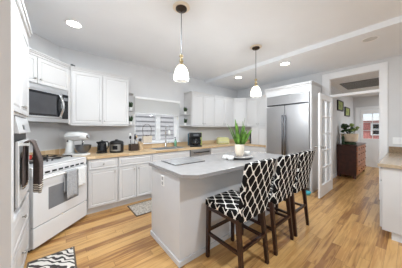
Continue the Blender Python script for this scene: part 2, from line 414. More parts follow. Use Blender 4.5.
# french door, open into the kitchen
fd = struct('door_1', Bx((3.83, 3.945, 1.085, 1.12, .012, 2.03), (4.555, 4.665, 1.085, 1.12, .012, 2.03), (3.945, 4.555, 1.085, 1.12, .012, .24), (3.945, 4.555, 1.085, 1.12, 1.92, 2.03)), 'trim', bev=.003)
mb = [(4.24, 4.26, 1.088, 1.117, .24, 1.92)] + [(3.945, 4.555, 1.088, 1.117, z-.01, z+.01) for z in (.576, .912, 1.248, 1.584)]
obj('muntins', Bx(*mb), 'trim', fd)
obj('pane', Bx((3.945, 4.555, 1.101, 1.104, .24, 1.92)), 'pane', fd)
for s, y in ((-1, 1.085), (1, 1.12)):
    bm = bmesh.new(); lathe(bm, [(.026, 0), (.026, s*.006), (.01, s*.01), (.01, s*.04), (.026, s*.05), (.027, s*.066), (.012, s*.075)], 14, (3.885, y, .99), 'Y'); obj('knob', bm, 'knob', fd, smooth=True)
# outside half-glass door
od = struct('door_2', Bx((HX+.02, HX+.06, EY0+.005, EY1-.005, .012, 1.0), (HX+.02, HX+.06, EY0+.005, EY0+.08, 1.0, 2.02), (HX+.02, HX+.06, EY1-.08, EY1-.005, 1.0, 2.02), (HX+.02, HX+.06, EY0+.08, EY1-.08, 1.88, 2.02)), 'trim', bev=.004)
obj('muntins', Bx(*([(HX+.022, HX+.058, EY0+.08+k*.24-.009, EY0+.08+k*.24+.009, 1.0, 1.88) for k in (1, 2)]+[(HX+.022, HX+.058, EY0+.08, EY1-.08, z-.009, z+.009) for z in (1.29, 1.58)])), 'trim', od)
obj('pane', Bx((HX+.038, HX+.042, EY0+.08, EY1-.08, 1.0, 1.88)), 'pane', od)
for y0, y1 in ((EY0+.12, EY0+.39), (EY0+.47, EY1-.12)):
    obj('panel', Bx((HX+.012, HX+.0198, y0, y1, .2, .85)), 'trim', od, .006)
bm = bmesh.new(); lathe(bm, [(.028, .02), (.028, .01), (.011, .008), (.011, -.03), (.028, -.04), (.02, -.06)], 14, (HX, EY0+.07, .98), 'X'); obj('knob', bm, 'bronze', od, smooth=True)
tag(obj('ceiling_panel', Bx((5.55, 6.5, .35, 1.15, 2.485, 2.499)), 'dark_panel', bev=.003), 'dark grey flat panel on the ceiling beyond the doorway transom', 'dark_panel')  # flat dark grey panel just below the hall ceiling

# ------------------------------------------------------------------ ceiling lamps
def can_light(x, y, z, label, lit, power):
    t = thing('recessed_light', label, 'ceiling light', (x, y, z), 0, 'recessed ceiling lights')
    bm = bmesh.new(); lathe(bm, [(.078, -.002), (.082, -.009), (.098, -.006), (.100, -.001)], 32); obj('trim_ring', bm, 'trim', t, smooth=True)
    bm = bmesh.new(); lathe(bm, [(.001, -.0035), (.078, -.0035)], 32); obj('lens', bm, 'lens' if lit else 'lens_off', t)
    if power:
        ld = bpy.data.lights.new('can_lamp', 'AREA'); ld.shape = 'DISK'; ld.size = .15; ld.energy = power; ld.color = (.83, .925, 1)
        lo = bpy.data.objects.new('can_lamp', ld); C.objects.link(lo); lo.location = (0, 0, -.014); lo.parent = t
can_light(.144, 2.84, CEIL, 'round lit ceiling light above the stove corner', True, 2)
can_light(3.53, 2.79, LOW, 'small lit ceiling light beyond the second pendant, farthest from the doorway', True, 3)
can_light(3.51, 1.60, LOW, 'lit ceiling light in front of the refrigerator, middle of the row', True, 5)
can_light(3.51, .37, LOW, 'unlit ceiling light near the doorway, at the right end of the row', False, 0)
can_light(7.3, -.3, 2.50, 'added unseen ceiling light brightening the next room, outside the picture', True, 16)  # lamp added only to brighten the next room, never in view
can_light(1.60, -.10, CEIL, 'ceiling light behind the stools, outside the picture', True, 22)
can_light(.144, 1.72, CEIL, 'added unseen ceiling light brightening the floor between stove and island, outside the picture', True, 17)  # unseen lamp added to lift the stove, base cabinets and nearby floor

def pendant(x, y, label):
    t = thing('pendant_light', label, 'pendant light', (x, y, CEIL), 0, 'pendants over the island')
    bm = bmesh.new(); lathe(bm, [(.002, -.001), (.098, -.001), (.098, -.008), (.085, -.016), (.06, -.017)], 32); obj('medallion', bm, 'medal', t, smooth=False)
    bm = bmesh.new(); lathe(bm, [(.064, -.0172), (.064, -.028), (.05, -.04), (.012, -.046), (.004, -.06)], 28); obj('canopy', bm, 'bronze', t, smooth=True)
    zb = 1.895-CEIL
    bm = bmesh.new(); tube(bm, [(0, 0, -.05), (0, 0, zb+.30)], .005, 8); obj('rod', bm, 'dsteel', t)
    bm = bmesh.new(); lathe(bm, [(.007, zb+.30), (.02, zb+.295), (.024, zb+.275), (.012, zb+.265), (.012, zb+.245), (.022, zb+.24), (.024, zb+.215), (.014, zb+.208), (.014, zb+.195), (.030, zb+.188), (.033, zb+.165), (.01, zb+.16)], 20); obj('socket', bm, 'brass', t, smooth=True)
    bm = bmesh.new(); lathe(bm, [(.030, zb+.178), (.040, zb+.168), (.058, zb+.145), (.074, zb+.105), (.082, zb+.06), (.084, zb+.02), (.079, zb), (.076, zb), (.080, zb+.02), (.078, zb+.06), (.070, zb+.103), (.055, zb+.142), (.038, zb+.164), (.029, zb+.174), (.030, zb+.178)], 28)
    obj('glass_shade', bm, 'shade', t, smooth=True)
    bm = bmesh.new(); sph(bm, (0, 0, zb+.085), .045, (1, 1, 1.25)); obj('bulb', bm, 'bulb', t, smooth=True)
    ld = bpy.data.lights.new('pendant_lamp', 'POINT'); ld.energy = 15; ld.shadow_soft_size = .05; ld.color = (.86, .935, 1)
    lo = bpy.data.objects.new('pendant_lamp', ld); C.objects.link(lo); lo.location = (0, 0, zb-.03); lo.parent = t
pendant(1.077, 1.667, 'glass pendant light hanging over the near end of the island')
pendant(2.58, 1.667, 'glass pendant light hanging over the far end of the island')

# ------------------------------------------------------------------ cabinets
def base_cab(label, org, rz, w, fronts, d=.60, hollow=False, name='base_cabinet'):
    """fronts: list of (kind, x0, x1, z0, z1, knobpos)"""
    t = thing(name, label, 'cabinet', org, rz, 'base cabinets')
    if hollow:
        obj('body', Bx((.001, .02, 0, d, .1, .873), (w-.02, w-.001, 0, d, .1, .873), (.02, w-.02, 0, d, .1, .12), (.02, w-.02, d-.012, d, .12, .873), (.02, w-.02, 0, .02, .12, .873)), 'cab', t)
    else: obj('body', Bx((.001, w-.001, 0, d, .1, .873)), 'cab', t)
    obj('toe_kick', Bx((.001, w-.001, .06, .09, 0, .1)), 'toe', t)
    for kind, x0, x1, z0, z1, kp in fronts:
        o = obj(kind, panel(x0, x1, z0, z1, -.02, .0198, .05 if kind == 'door' else .03), 'cab', t, .002)
        if kp: knob(o, kp[0], -.02, kp[1])
    return t
def single(w): return [('drawer', .012, w-.012, .705, .858, (w/2, .78)), ('door', .012, w-.012, .115, .69, (w-.05, .64))]
def double(w, split=None):
    s = split or w/2
    return [('drawer', .012, w-.012, .705, .858, None), ('door', .012, s-.004, .115, .69, (s-.04, .64)), ('door', s+.004, w-.012, .115, .69, (s+.04, .64))]
FY = 3.145
base_cab('white base cabinet with one drawer, right next to the stove', (.325, FY, 0), 0, .433, single(.433))
base_cab('white two-door base cabinet left of the sink cabinet', (.76, FY, 0), 0, .605, double(.605))
base_cab('white two-door sink cabinet below the kitchen window', (1.365, FY, 0), 0, .89, double(.89), hollow=True)
base_cab('white corner base cabinet to the right of the dishwasher', (2.885, FY, 0), 0, 1.20, double(.8))
base_cab('white base cabinet between the corner and the refrigerator', (4.09, 3.115, 0), -PI/2, .77, double(.77))
# butcher-block counter (one continuous worktop with a sink cut-out)
SX0, SX1, SY0, SY1 = 1.52, 2.20, 3.24, 3.60
bm = bmesh.new()
prism(bm, [(.325, 3.105), (SX0, 3.105), (SX0, WB-.002), (-.005, WB-.002), (-.155, 3.612)], .875, .915)
quad_box(bm, SX0, SX1, 3.105, SY0, .875, .915); quad_box(bm, SX0, SX1, SY1, WB-.002, .875, .915)
quad_box(bm, SX1, 4.06, 3.105, WB-.002, .875, .915); quad_box(bm, 4.06, WR-.002, 2.34, WB-.002, .875, .915)
tag(obj('countertop', bm, 'butcher'), 'light butcher-block worktop running along the back wall under the window', 'countertop')
bm = Bx((.0, WX0-.07, WB-.022, WB-.003, .9155, 1.005), (WX0-.07, WX1+.07, WB-.022, WB-.003, .9155, 1.005), (WX1+.07, WR-.025, WB-.022, WB-.003, .9155, 1.005), (WR-.022, WR-.003, 2.83, WB-.022, .9155, 1.005))
p0 = Vector((-.87, 2.90)); p1 = Vector((-.02, 3.75)); nn = Vector((1, -1)).normalized()
prism(bm, [tuple(p0+nn*.003), tuple(p1+nn*.003), tuple(p1+nn*.022), tuple(p0+nn*.022)], .9155, 1.005)
tag(obj('backsplash', bm, 'butcher'), 'low butcher-block backsplash strip along the kitchen walls', 'backsplash')
# sink
sk = thing('sink', 'stainless sink set into the butcher-block worktop', 'sink', (0, 0, 0))
obj('basin', Bx((SX0+.004, SX0+.01, SY0+.004, SY1-.004, .74, .914), (SX1-.01, SX1-.004, SY0+.004, SY1-.004, .74, .914), (SX0+.01, SX1-.01, SY0+.004, SY0+.01, .74, .914), (SX0+.01, SX1-.01, SY1-.01, SY1-.004, .74, .914), (SX0+.01, SX1-.01, SY0+.01, SY1-.01, .74, .746)), 'steel', sk)
obj('rim', Bx((SX0-.015, SX0+.004, SY0-.015, SY1+.015, .9153, .919), (SX1-.004, SX1+.015, SY0-.015, SY1+.015, .9153, .919), (SX0+.004, SX1-.004, SY0-.015, SY0+.004, .9153, .919), (SX0+.004, SX1-.004, SY1-.004, SY1+.015, .9153, .919)), 'steel', sk)
# faucet
fc = thing('faucet', 'chrome gooseneck faucet standing behind the sink', 'faucet', (1.93, 3.665, .9155))
bm = bmesh.new(); lathe(bm, [(.03, 0), (.03, .01), (.02, .03), (.018, .08), (.014, .09)], 18); obj('base', bm, 'chrome', fc, smooth=True)
bm = bmesh.new(); tube(bm, [(0, 0, .06), (0, 0, .42)]+[(-.0, -.085+.085*math.cos(a), .42+.085*math.sin(a)) for a in [PI*k/10 for k in range(1, 11)]]+[(0, -.17, .39)], .015, 10); obj('spout', bm, 'chrome', fc, smooth=True)
bm = bmesh.new(); lathe(bm, [(.016, .39), (.026, .37), (.032, .31), (.026, .29)], 16, (0, -.17, 0)); obj('spray_head', bm, 'white_gloss', fc, smooth=True)
bm = bmesh.new(); tube(bm, [(.02, 0, .06), (.05, 0, .075), (.09, 0, .12)], .007, 8); obj('lever', bm, 'chrome', fc, smooth=True)

# dishwasher
dw = thing('dishwasher', 'stainless dishwasher built in between the white base cabinets', 'dishwasher', (2.262, FY, 0))
obj('body', Bx((.003, .614, .0, .58, .1, .872)), 'dsteel', dw)
obj('door', Bx((.006, .611, -.03, -.0005, .115, .75)), 'steel', dw, .004)
obj('control_panel', Bx((.006, .611, -.03, -.0005, .755, .868)), 'steel', dw, .004)
bm = bmesh.new(); tube(bm, [(.09, -.03, .80), (.09, -.065, .80), (.53, -.065, .80), (.53, -.03, .80)], .012, 8); obj('handle', bm, 'black', dw)
obj('toe_kick', Bx((.003, .614, .06, .09, 0, .1)), 'black', dw)

# upper cabinets
def crown(bm, x0, x1, y0, d, z, proj=.035, h=.06, left=True, right=True):
    quad_box(bm, x0, x1, y0-.012, y0+d, z-h, z-h*.55)
    quad_box(bm, x0-(.012 if left else 0), x1+(.012 if right else 0), y0-proj*.7, y0+d, z-h*.55, z-h*.25)
    quad_box(bm, x0-(.022 if left else 0), x1+(.022 if right else 0), y0-proj, y0+d, z-h*.25, z)
def upper_cab(label, org, rz, w, doors, z0, z1, d=.325, name='upper_cabinet', cl=False, cr=False, lowmould=True, cut=0):
    t = thing(name, label, 'cabinet', org, rz, 'upper cabinets')
    obj('body', Bx((.001, w-.001, 0, d, z0, z1-.06)), 'cab', t)
    bm = bmesh.new(); crown(bm, .001, w-.001-cut, 0, d, z1, left=cl, right=cr); obj('crown_moulding', bm, 'cab', t, .004)
    for x0, x1, side in doors:
        o = obj('door', panel(x0, x1, z0+.012, z1-.075, -.02, .0198), 'cab', t, .002)
        knob(o, x1-.03 if side == 'r' else x0+.03, -.02, z0+.07)
    if lowmould: obj('light_rail', Bx((.001, w-.001, -.015, .005, z0-.018, z0-.0005)), 'cab', t, .003)
    return t
UF = 3.43
upper_cab('white two-door upper cabinet left of the window', (.127, UF, 0), 0, .895, [(.02, .443, 'r'), (.45, .885, 'l')], 1.415, 2.34, cr=True)
upper_cab('white two-door upper cabinet to the right of the window, above the coffee maker', (2.515, UF, 0), 0, .755, [(.012, .373, 'r'), (.381, .75, 'l')], 1.415, 2.28, cl=True)
upper_cab('white two-door upper cabinet above the toaster, next to the corner', (3.27, UF, 0), 0, .815, [(.008, .40, 'r'), (.408, .80, 'l')], 1.415, 2.28)
# diagonal corner upper
cc = thing('corner_cabinet', 'white angled upper cabinet in the corner behind the plant', 'cabinet', (4.09, UF, 0), -PI/4, 'upper cabinets')
def loc2(o, pts):      # world xy -> local xy of a root
    m = Matrix.Rotation(-o.rotation_euler.z, 2); q = Vector(o.location[:2])
    return [tuple(m @ (Vector(p)-q)) for p in pts]
bm = bmesh.new(); prism(bm, loc2(cc, [(4.09, UF), (4.37, 3.15), (WR-.003, 3.15), (WR-.003, WB-.003), (4.09, WB-.003)]), 1.415, 2.22); obj('body', bm, 'cab', cc)
bm = bmesh.new(); prism(bm, loc2(cc, [(4.09, UF-.035), (4.335, 3.15), (WR-.003, 3.15), (WR-.003, WB-.003), (4.09, WB-.003)]), 2.2205, 2.28); obj('crown_moulding', bm, 'cab', cc, .004)
o = obj('door', panel(.02, .376, 1.427, 2.205, -.02, .0198), 'cab', cc, .002); knob(o, .05, -.02, 1.485)
upper_cab('white two-door upper cabinet on the refrigerator wall', (4.37, 3.148, 0), -PI/2, .805, [(.008, .398, 'r'), (.406, .797, 'l')], 1.415, 2.28, d=.327)
# appliance garage
ag = thing('countertop_cupboard', 'small white cupboard standing on the worktop beside the refrigerator', 'cabinet', (4.14, 2.82, 0), -PI/2)
obj('body', Bx((0, .475, 0, .53, .9165, 1.39)), 'cab', ag)
for x0, x1 in ((.008, .233), (.241, .466)): obj('door', panel(x0, x1, .925, 1.38, -.02, .0198, .04), 'cab', ag, .002)
# diagonal cabinet over the microwave
dl = upper_cab('white angled upper cabinet above the microwave', (.123-.862*.7071, UF-.862*.7071, 0), PI/4, .86, [(.03, .345, 'r'), (.353, .82, 'l')], 1.92, 2.34, d=.30, name='corner_cabinet', lowmould=False, cut=.022)
obj('filler_strip', Bx((.825, .8615, -.004, .02, 1.42, 2.279)), 'cab', dl)
tag(obj('motion_sensor', Bx((.13, .165, 3.402, 3.425, 2.3405, 2.372), (.165, .19, 3.404, 3.42, 2.3405, 2.362)), 'black', bev=.003), 'tiny black gadget sitting on top of the upper cabinets near the corner', 'gadget')
# filler below the diagonal cabinet, beside the microwave
# microwave
mw = thing('microwave', 'stainless over-the-range microwave below the angled cabinet', 'microwave', (-.446, 2.802, 1.434), PI/4); mw.scale = (1, 1, 1.13)
obj('body', Bx((0, .758, .02, .345, 0, .425)), 'dsteel', mw)
obj('top_vent', Bx((0, .758, 0, .0198, .372, .425)), 'steel', mw, .003)
d_ = obj('door', Bx((0, .655, -.012, .0198, .05, .369)), 'steel', mw, .004)
obj('window', Bx((.03, .635, -.0145, -.0125, .07, .352)), 'blackg', d_)
obj('mesh_screen', Bx((.07, .56, -.0165, -.015, .095, .325)), 'mwglass', d_)
bm = bmesh.new(); tube(bm, [(.615, -.012, .07)]+[(.615, -.012-.055*math.sin(PI*k/8), .07+.28*k/8) for k in range(1, 8)]+[(.615, -.012, .35)], .018, 10); obj('handle', bm, 'chrome', d_, smooth=True)
cp = obj('control_panel', Bx((.66, .758, -.012, .0198, .05, .369)), 'blackg', mw, .003)
obj('display', Bx((.675, .745, -.0135, -.0125, .29, .33)), 'greyglass', cp)
obj('bottom_trim', Bx((0, .758, -.006, .0198, 0, .047)), 'steel', mw, .003)

# shelves with plants beside the window
def shelf_unit(x0, x1, label, side):
    t = thing('corner_shelf', label, 'shelf', (0, 0, 0), 0, 'small shelves beside the window')
    for z in (1.415, 1.70, 2.05) if side == 'l' else (1.415, 1.70):
        bm = bmesh.new(); cx = x0 if side == 'l' else x1; s = 1 if side == 'l' else -1
        pts = [(cx, WB-.003), (cx, WB-.30)]+[(cx+s*(x1-x0)*math.sin(a), WB-.003-.297*math.cos(a)) for a in [PI/2*k/8 for k in range(1, 9)]]
        prism(bm, pts, z, z+.018); obj('shelf_board', bm, 'cab', t, .002)
    return t
shelf_unit(1.026, 1.19, 'white quarter-round shelves on the left side of the window', 'l')
shelf_unit(2.362, 2.511, 'white quarter-round shelves on the right side of the window', 'r')
def leafblade(bm, base, tip, wid, bend=(0, 0, 0), n=6, th=.002):
    base = Vector(base); tip = Vector(tip); bend = Vector(bend); ax = (tip-base).normalized()
    sd = ax.cross(Vector((random.uniform(-1, 1), random.uniform(-1, 1), .2))).normalized(); nr = ax.cross(sd)
    rows = []
    for i in range(n+1):
        t = i/n; p = base+(tip-base)*t+bend*(t*t); w_ = wid*max(.06, math.sin(PI*min(1, .12+.88*t)**.8))
        rows.append([bm.verts.new(p-sd*w_-nr*w_*.25), bm.verts.new(p-nr*th), bm.verts.new(p+sd*w_-nr*w_*.25), bm.verts.new(p+nr*th)])
    for a, b in zip(rows, rows[1:]):
        for k in range(4): bm.faces.new((a[k], a[(k+1) % 4], b[(k+1) % 4], b[k]))
    bm.faces.new(rows[0]); bm.faces.new(rows[-1])
def small_plant(x, y, z, label, h=.20, m='leafd'):
    t = thing('potted_plant', label, 'plant', (x, y, z+.0005), 0, 'small plants on the window shelves')
    bm = bmesh.new(); lathe(bm, [(.03, 0), (.04, .06), (.036, .06), (.034, .05)], 18); obj('pot', bm, 'white_gloss', t, smooth=False)
    bm = bmesh.new(); lathe(bm, [(.002, .052), (.033, .052)], 18); obj('soil', bm, 'soil', t)
    bm = bmesh.new()
    for k in range(26):
        a = random.uniform(0, 2*PI); r = random.uniform(.01, .05); hh = h*random.uniform(.5, 1)
        leafblade(bm, (.012*math.cos(a), .012*math.sin(a), .05), (r*math.cos(a), r*math.sin(a),   .05+hh*.75), .018, (.01*math.cos(a), .01*math.sin(a), -.01), 4)
    obj('foliage', bm, m, t)
small_plant(1.105, 3.60, 1.718, 'small green plant on the upper board of the left window shelf')
small_plant(1.105, 3.60, 1.433, 'small green plant on the bottom board of the left window shelf')
small_plant(2.445, 3.60, 1.718, 'small green plant on the upper board of the right window shelf')
small_plant(2.445, 3.60, 1.433, 'small green plant on the bottom board of the right window shelf')

# ------------------------------------------------------------------ refrigerator
fe = thing('refrigerator_enclosure', 'tall white cabinet surround with crown moulding around the refrigerator', 'cabinet', (4.05, 2.33, 0), -PI/2)
obj('side_panel', Bx((0, .03, 0, .645, 0, 2.28)), 'cab', fe, .002); obj('side_panel', Bx((.995, 1.03, 0, .645, 0, 2.28)), 'cab', fe, .002)
obj('header', Bx((.03, .995, .0, .645, 2.135, 2.28)), 'cab', fe)
bm = bmesh.new(); crown(bm, 0, 1.03, 0, .645, 2.34, .045, .075); obj('crown_moulding', bm, 'cab', fe, .004)
fr = thing('refrigerator', 'wide stainless built-in refrigerator with two long door handles', 'refrigerator', (4.05, 2.298, 0), -PI/2)
obj('body', Bx((.003, .961, .03, .63, .02, 2.13)), 'dsteel', fr)
d1 = obj('door', Bx((.006, .449, -.03, .0295, .10, 1.885)), 'fsteel', fr, .006)
d2 = obj('door', Bx((.461, .958, -.03, .0295, .10, 1.885)), 'fsteel', fr, .006)
for d_, x in ((d1, .425), (d2, .485)):
    bm = bmesh.new(); tube(bm, [(x, -.085, .55), (x, -.085, 1.66)], .018, 10); tube(bm, [(x, -.03, .62), (x, -.085, .62)], .009, 8); tube(bm, [(x, -.03, 1.59), (x, -.085, 1.59)], .009, 8)
    obj('handle', bm, 'dsteel', d_, smooth=True)
gr = obj('top_grille', Bx((.006, .958, -.02, .0295, 1.90, 2.125)), 'fsteel', fr, .006)
obj('grille_slot', Bx((.02, .944, -.0215, -.0205, 1.902, 1.918)), 'black', gr)
tag(obj('bowl', lathe(bmesh.new(), [(.05, 0), (.075, .06), (.07, .06), (.048, .008), (.001, .008)], 20, (3.90, 1.335, .001)), 'teal', smooth=True), 'small turquoise bowl on the floor beside the refrigerator', 'bowl')

# ------------------------------------------------------------------ tall oven cabinet on the left
oc = thing('oven_cabinet', 'tall white cabinet at the left edge housing the wall oven', 'cabinet', (-.272, 1.685, 0), PI/2)
OW = .885
obj('body', Bx((0, OW, .57, .60, 0, 2.26), (0, .05, 0, .57, 0, 2.26), (OW-.05, OW, 0, .57, 0, 2.26), (.05, OW-.05, 0, .57, 0, .70), (.05, OW-.05, 0, .57, 1.45, 2.26)), 'cab', oc)
bm = bmesh.new(); crown(bm, 0, OW, 0, .60, 2.37, .045, .11, left=False, right=False); obj('crown_moulding', bm, 'cab', oc, .004)
for x0, x1, s in ((.03, OW/2-.004, 1), (OW/2+.004, OW-.03, -1)):
    o = obj('door', panel(x0, x1, 1.47, 2.23, -.02, .0198), 'cab', oc, .002); knob(o, (x1-.03) if s > 0 else x0+.03, -.02, 1.53)
o = obj('drawer', panel(.03, OW-.03, .42, .68, -.02, .0198), 'cab', oc, .002); knob(o, OW/2, -.02, .58)
o = obj('drawer', panel(.03, OW-.03, .10, .40, -.02, .0198), 'cab', oc, .002); knob(o, OW/2, -.02, .27)
wo = thing('wall_oven', 'white wall oven with tilted control panel, built into the tall left cabinet', 'oven', (-.272, 1.685, 0), PI/2)
obj('body', Bx((.055, OW-.055, .0, .55, .705, 1.445)), 'black', wo)
obj('side_gap_shade', Bx((.14, .258, -.004, -.0005, .72, 1.30)), 'black', wo)  # black strip standing for the shaded recess beside the oven door
od_ = obj('oven_door', Bx((.26, OW-.03, -.022, -.0005, .72, 1.24)), 'white_enamel', wo, .004)
obj('window', Bx((.36, OW-.12, -.024, -.0225, .84, 1.10)), 'greyglass', od_)
bm = bmesh.new(); tube(bm, [(.27, -.072, 1.215), (OW-.04, -.072, 1.215)], .012, 10); quad_box(bm, .275, .295, -.072, -.022, 1.205, 1.225); quad_box(bm, OW-.08, OW-.06, -.072, -.022, 1.205, 1.225); obj('handle', bm, 'white_gloss', od_)
bm = bmesh.new(); v = quad_box(bm, .22, OW-.03, -.032, -.0005, 1.305, 1.44)
for q in v:
    if q.co.z > 1.4 and q.co.y < -.02: q.co.y = -.010
cp = obj('control_panel', bm, 'white_enamel', wo, .003)
bm = bmesh.new(); v = quad_box(bm, .45, .53, -.0288, -.022, 1.335, 1.375)
for q in v: q.co.y += (q.co.z-1.335)*.163
obj('display', bm, 'black', cp)
def towel(name, label, loc, rz, w_, front, back, m, r=.020, ripple=.006, cat='towel', flare=0, th=.004):
    """cloth folded over a bar that runs along local x through the origin"""
    path = [(-r-.002, -front)]
    k = 10
    path = [(-r-.004*(1-i/k)*0, -front*(1-i/k)) for i in range(k)]
    path += [(-r*math.cos(PI*j/8), r*math.sin(PI*j/8)) for j in range(9)]
    path += [(r, -back*i/k) for i in range(1, k+1)]
    bm = bmesh.new(); nx = 14; grid = []
    for i in range(nx+1):
        x = -w_/2+w_*i/nx; col = []
        for (y, z) in path:
            amp = ripple*min(1, max(0, -z)/.15)
            yy = y+(amp*(math.sin(i*1.1+.6)+1)*(-1 if y < 0 else .15))-(flare*(-z/front)**2 if y < 0 and z < 0 else 0)
            col.append(bm.verts.new((x*(1-.10*max(0, min(1, (.12+z)/.12)) if z < 0 else .9), yy, z)))
        grid.append(col)
    for a, b in zip(grid, grid[1:]):
        for j in range(len(path)-1): bm.faces.new((a[j], b[j], b[j+1], a[j+1]))
    o = obj(name, bm, m, smooth=True); o.location = loc; o.rotation_euler = (0, 0, rz)
    md = o.modifiers.new('thickness', 'SOLIDIFY'); md.thickness = th; md.offset = 0 if th > .005 else 1
    return tag(o, label, cat)
towel('dish_towel', 'dark brown towel with pale stripes hanging from the wall oven handle', (-.200, 2.10, 1.215), PI/2, .24, .415, .36, 'towel_brown', .026, .024, flare=.0, th=.012)

# ------------------------------------------------------------------ stove
SV = (-.238, 2.572, 0)
st = thing('stove', 'white gas stove set diagonally in the kitchen corner', 'stove', SV, PI/4)
SWD = .765
obj('body', Bx((.002, SWD-.002, .03, .64, .03, .90)), 'white_enamel', st)
ct = obj('cooktop', Bx((0, SWD, -.005, .645, .902, .922)), 'white_enamel', st, .006)
obj('front_panel', Bx((.002, SWD-.002, -.012, .029, .815, .90)), 'white_enamel', st, .006)
ob = bpy.data.objects['front_panel']
for k in range(8): obj('vent_slot', Bx((.05+k*.085, .05+k*.085+.06, -.0135, -.0125, .828, .850)), 'black', ob)
dr = obj('oven_door', Bx((.004, SWD-.004, -.02, .029, .27, .81)), 'white_enamel', st, .006)
obj('window', Bx((.17, .60, -.0215, -.0205, .40, .66)), 'greyglass', dr)
bm = bmesh.new(); tube(bm, [(.06, -.055, .785), (.705, -.055, .785)], .011, 10); quad_box(bm, .07, .095, -.055, -.02, .775, .795); quad_box(bm, .67, .695, -.055, -.02, .775, .795); obj('handle', bm, 'white_gloss', dr)
obj('drawer', Bx((.004, SWD-.004, -.02, .029, .045, .262)), 'white_enamel', st, .006)
obj('kick_base', Bx((.02, SWD-.02, .05, .62, 0, .03)), 'black', st)
for gx in (.20, .565):
    for gy in (.28, .50):
        bm = bmesh.new(); lathe(bm, [(.05, .9225), (.05, .934), (.03, .938), (.001, .938)], 16, (gx, gy, 0)); obj('burner', bm, 'iron', st)
for gx in (.20, .565):
    bm = bmesh.new()
    for y in (.19, .39, .59): quad_box(bm, gx-.15, gx+.15, y-.006, y+.006, .941, .952)
    for x in (gx-.15, gx, gx+.15): quad_box(bm, x-.006, x+.006, .19, .59, .941, .952)
    for x in (gx-.15, gx+.15):
        for y in (.19, .59): quad_box(bm, x-.007, x+.007, y-.007, y+.007, .9225, .942)
    obj('grate', bm, 'iron', st)
def on_stove(x, y, z=0): c = .70711; return (SV[0]+c*x-c*y, SV[1]+c*x+c*y, z)
sp_ = thing('saucepan', 'small red pan on the left burner of the stove', 'pan', on_stove(.30, .44, .953), PI/4)
bm = bmesh.new(); lathe(bm, [(.001, 0), (.055, 0), (.06, .05), (.056, .05), (.052, .006), (.001, .006)], 20); obj('bowl', bm, 'red', sp_, smooth=False)
bm = bmesh.new(); tube(bm, [(.056, 0, .04), (.15, -.03, .055)], .007, 8); obj('handle', bm, 'black', sp_)
tx, ty, _ = on_stove(.44, -.055); towel('dish_towel', 'grey towel hanging over the stove door handle', (tx, ty, .785), PI/4, .17, .34, .26, 'towel_grey', .015, .004)
tx, ty, _ = on_stove(.60, -.055); towel('dish_towel', 'white towel on the stove door handle, right of the grey one', (tx, ty, .785), PI/4, .13, .24, .2, 'towel_white', .015, .004)

# ------------------------------------------------------------------ island
isl = thing('kitchen_island', 'white kitchen island base with flat panels under the grey top', 'island', (0, 0, 0))
IX0, IX1, IY0, IY1 = .897, 2.76, 1.42, 2.08
obj('body', Bx((IX0, IX1, IY0, IY1, .02, .873)), 'islandp', isl, .003)
obj('base_trim', Bx((IX0-.012, IX1+.012, IY0-.012, IY1+.012, 0, .055)), 'islandp', isl, .003)
ol = obj('outlet', Bx((IX0-.006, IX0-.0005, 1.735, 1.805, .70, .815)), 'plate', isl, .002)
obj('socket', Bx((IX0-.0072, IX0-.0062, 1.752, 1.788, .712, .748), (IX0-.0072, IX0-.0062, 1.752, 1.788, .767, .803)), 'slot', ol)
bm = bmesh.new()
CX0, CX1, CY0, CY1, ck = .875, 2.82, 1.235, 2.125, .115
prism(bm, [(CX0, CY0+ck), (CX0+ck, CY0), (CX1-ck, CY0), (CX1, CY0+ck), (CX1, CY1), (CX0, CY1)], .875, .915)
tag(obj('island_countertop', bm, 'quartz', bev=.004), 'pale grey island worktop with clipped corners', 'countertop')
cb_ = thing('cutting_board', 'flat grey slab with dark edge lying on the near end of the island', 'board', (1.255, 1.90, .9155))
obj('slab', Bx((-.225, .225, -.185, .185, .006, .012)), 'quartz_edge', cb_, .001); obj('dark_edge', Bx((-.222, .222, -.182, .182, 0, .0058)), 'black', cb_)
# tray and plant
ry = thing('serving_tray', 'round pale tray with black rim in the middle of the island', 'tray', (2.05, 1.60, .9155))
bm = bmesh.new(); lathe(bm, [(.001, .0), (.12, .0), (.185, .016), (.185, .022), (.18, .022), (.001, .0215)], 36); obj('black_base', bm, 'black', ry)
bm = bmesh.new(); lathe(bm, [(.001, .0225), (.19, .0225), (.20, .027), (.197, .032), (.185, .029), (.001, .029)], 36); obj('plate', bm, 'quartz', ry)
pp = thing('potted_plant', 'tall green snake plant in a cream pot on the island tray', 'plant', (2.05, 1.60, .9455))
bm = bmesh.new(); lathe(bm, [(.001, 0), (.05, 0), (.06, .03), (.072, .165), (.068, .17), (.062, .165), (.06, .15)], 28); obj('pot', bm, 'cream', pp, smooth=True)
bm = bmesh.new(); lathe(bm, [(.001, .15), (.061, .15)], 24); obj('soil', bm, 'soil', pp)
bm = bmesh.new()
for k in range(14):
    a = 2*PI*k/14*2.4; r0 = .012+.03*random.random(); hh = random.uniform(.22, .42); r1 = r0+random.uniform(.02, .13)
    leafblade(bm, (r0*math.cos(a), r0*math.sin(a), .15), (r1*math.cos(a), r1*math.sin(a), .15+hh), random.uniform(.030, .038), (.025*math.cos(a), .025*math.sin(a), 0), 7)
obj('leaves', bm, 'leaf', pp, smooth=True)
def cup(x, y, z, label):
    t = thing('cup', label, 'cup', (x, y, z), random.uniform(0, 6), 'small white cups around the tray')
    bm = bmesh.new(); lathe(bm, [(.001, 0), (.028, 0), (.04, .02), (.044, .055), (.041, .055), (.036, .02), (.001, .006)], 20); obj('bowl', bm, 'white_gloss', t, smooth=True)
    bm = bmesh.new(); tube(bm, [(.04+.018*math.sin(PI*k/6), 0, .012+.034*k/6) for k in range(7)], .004, 6); obj('handle', bm, 'white_gloss', t, smooth=True)
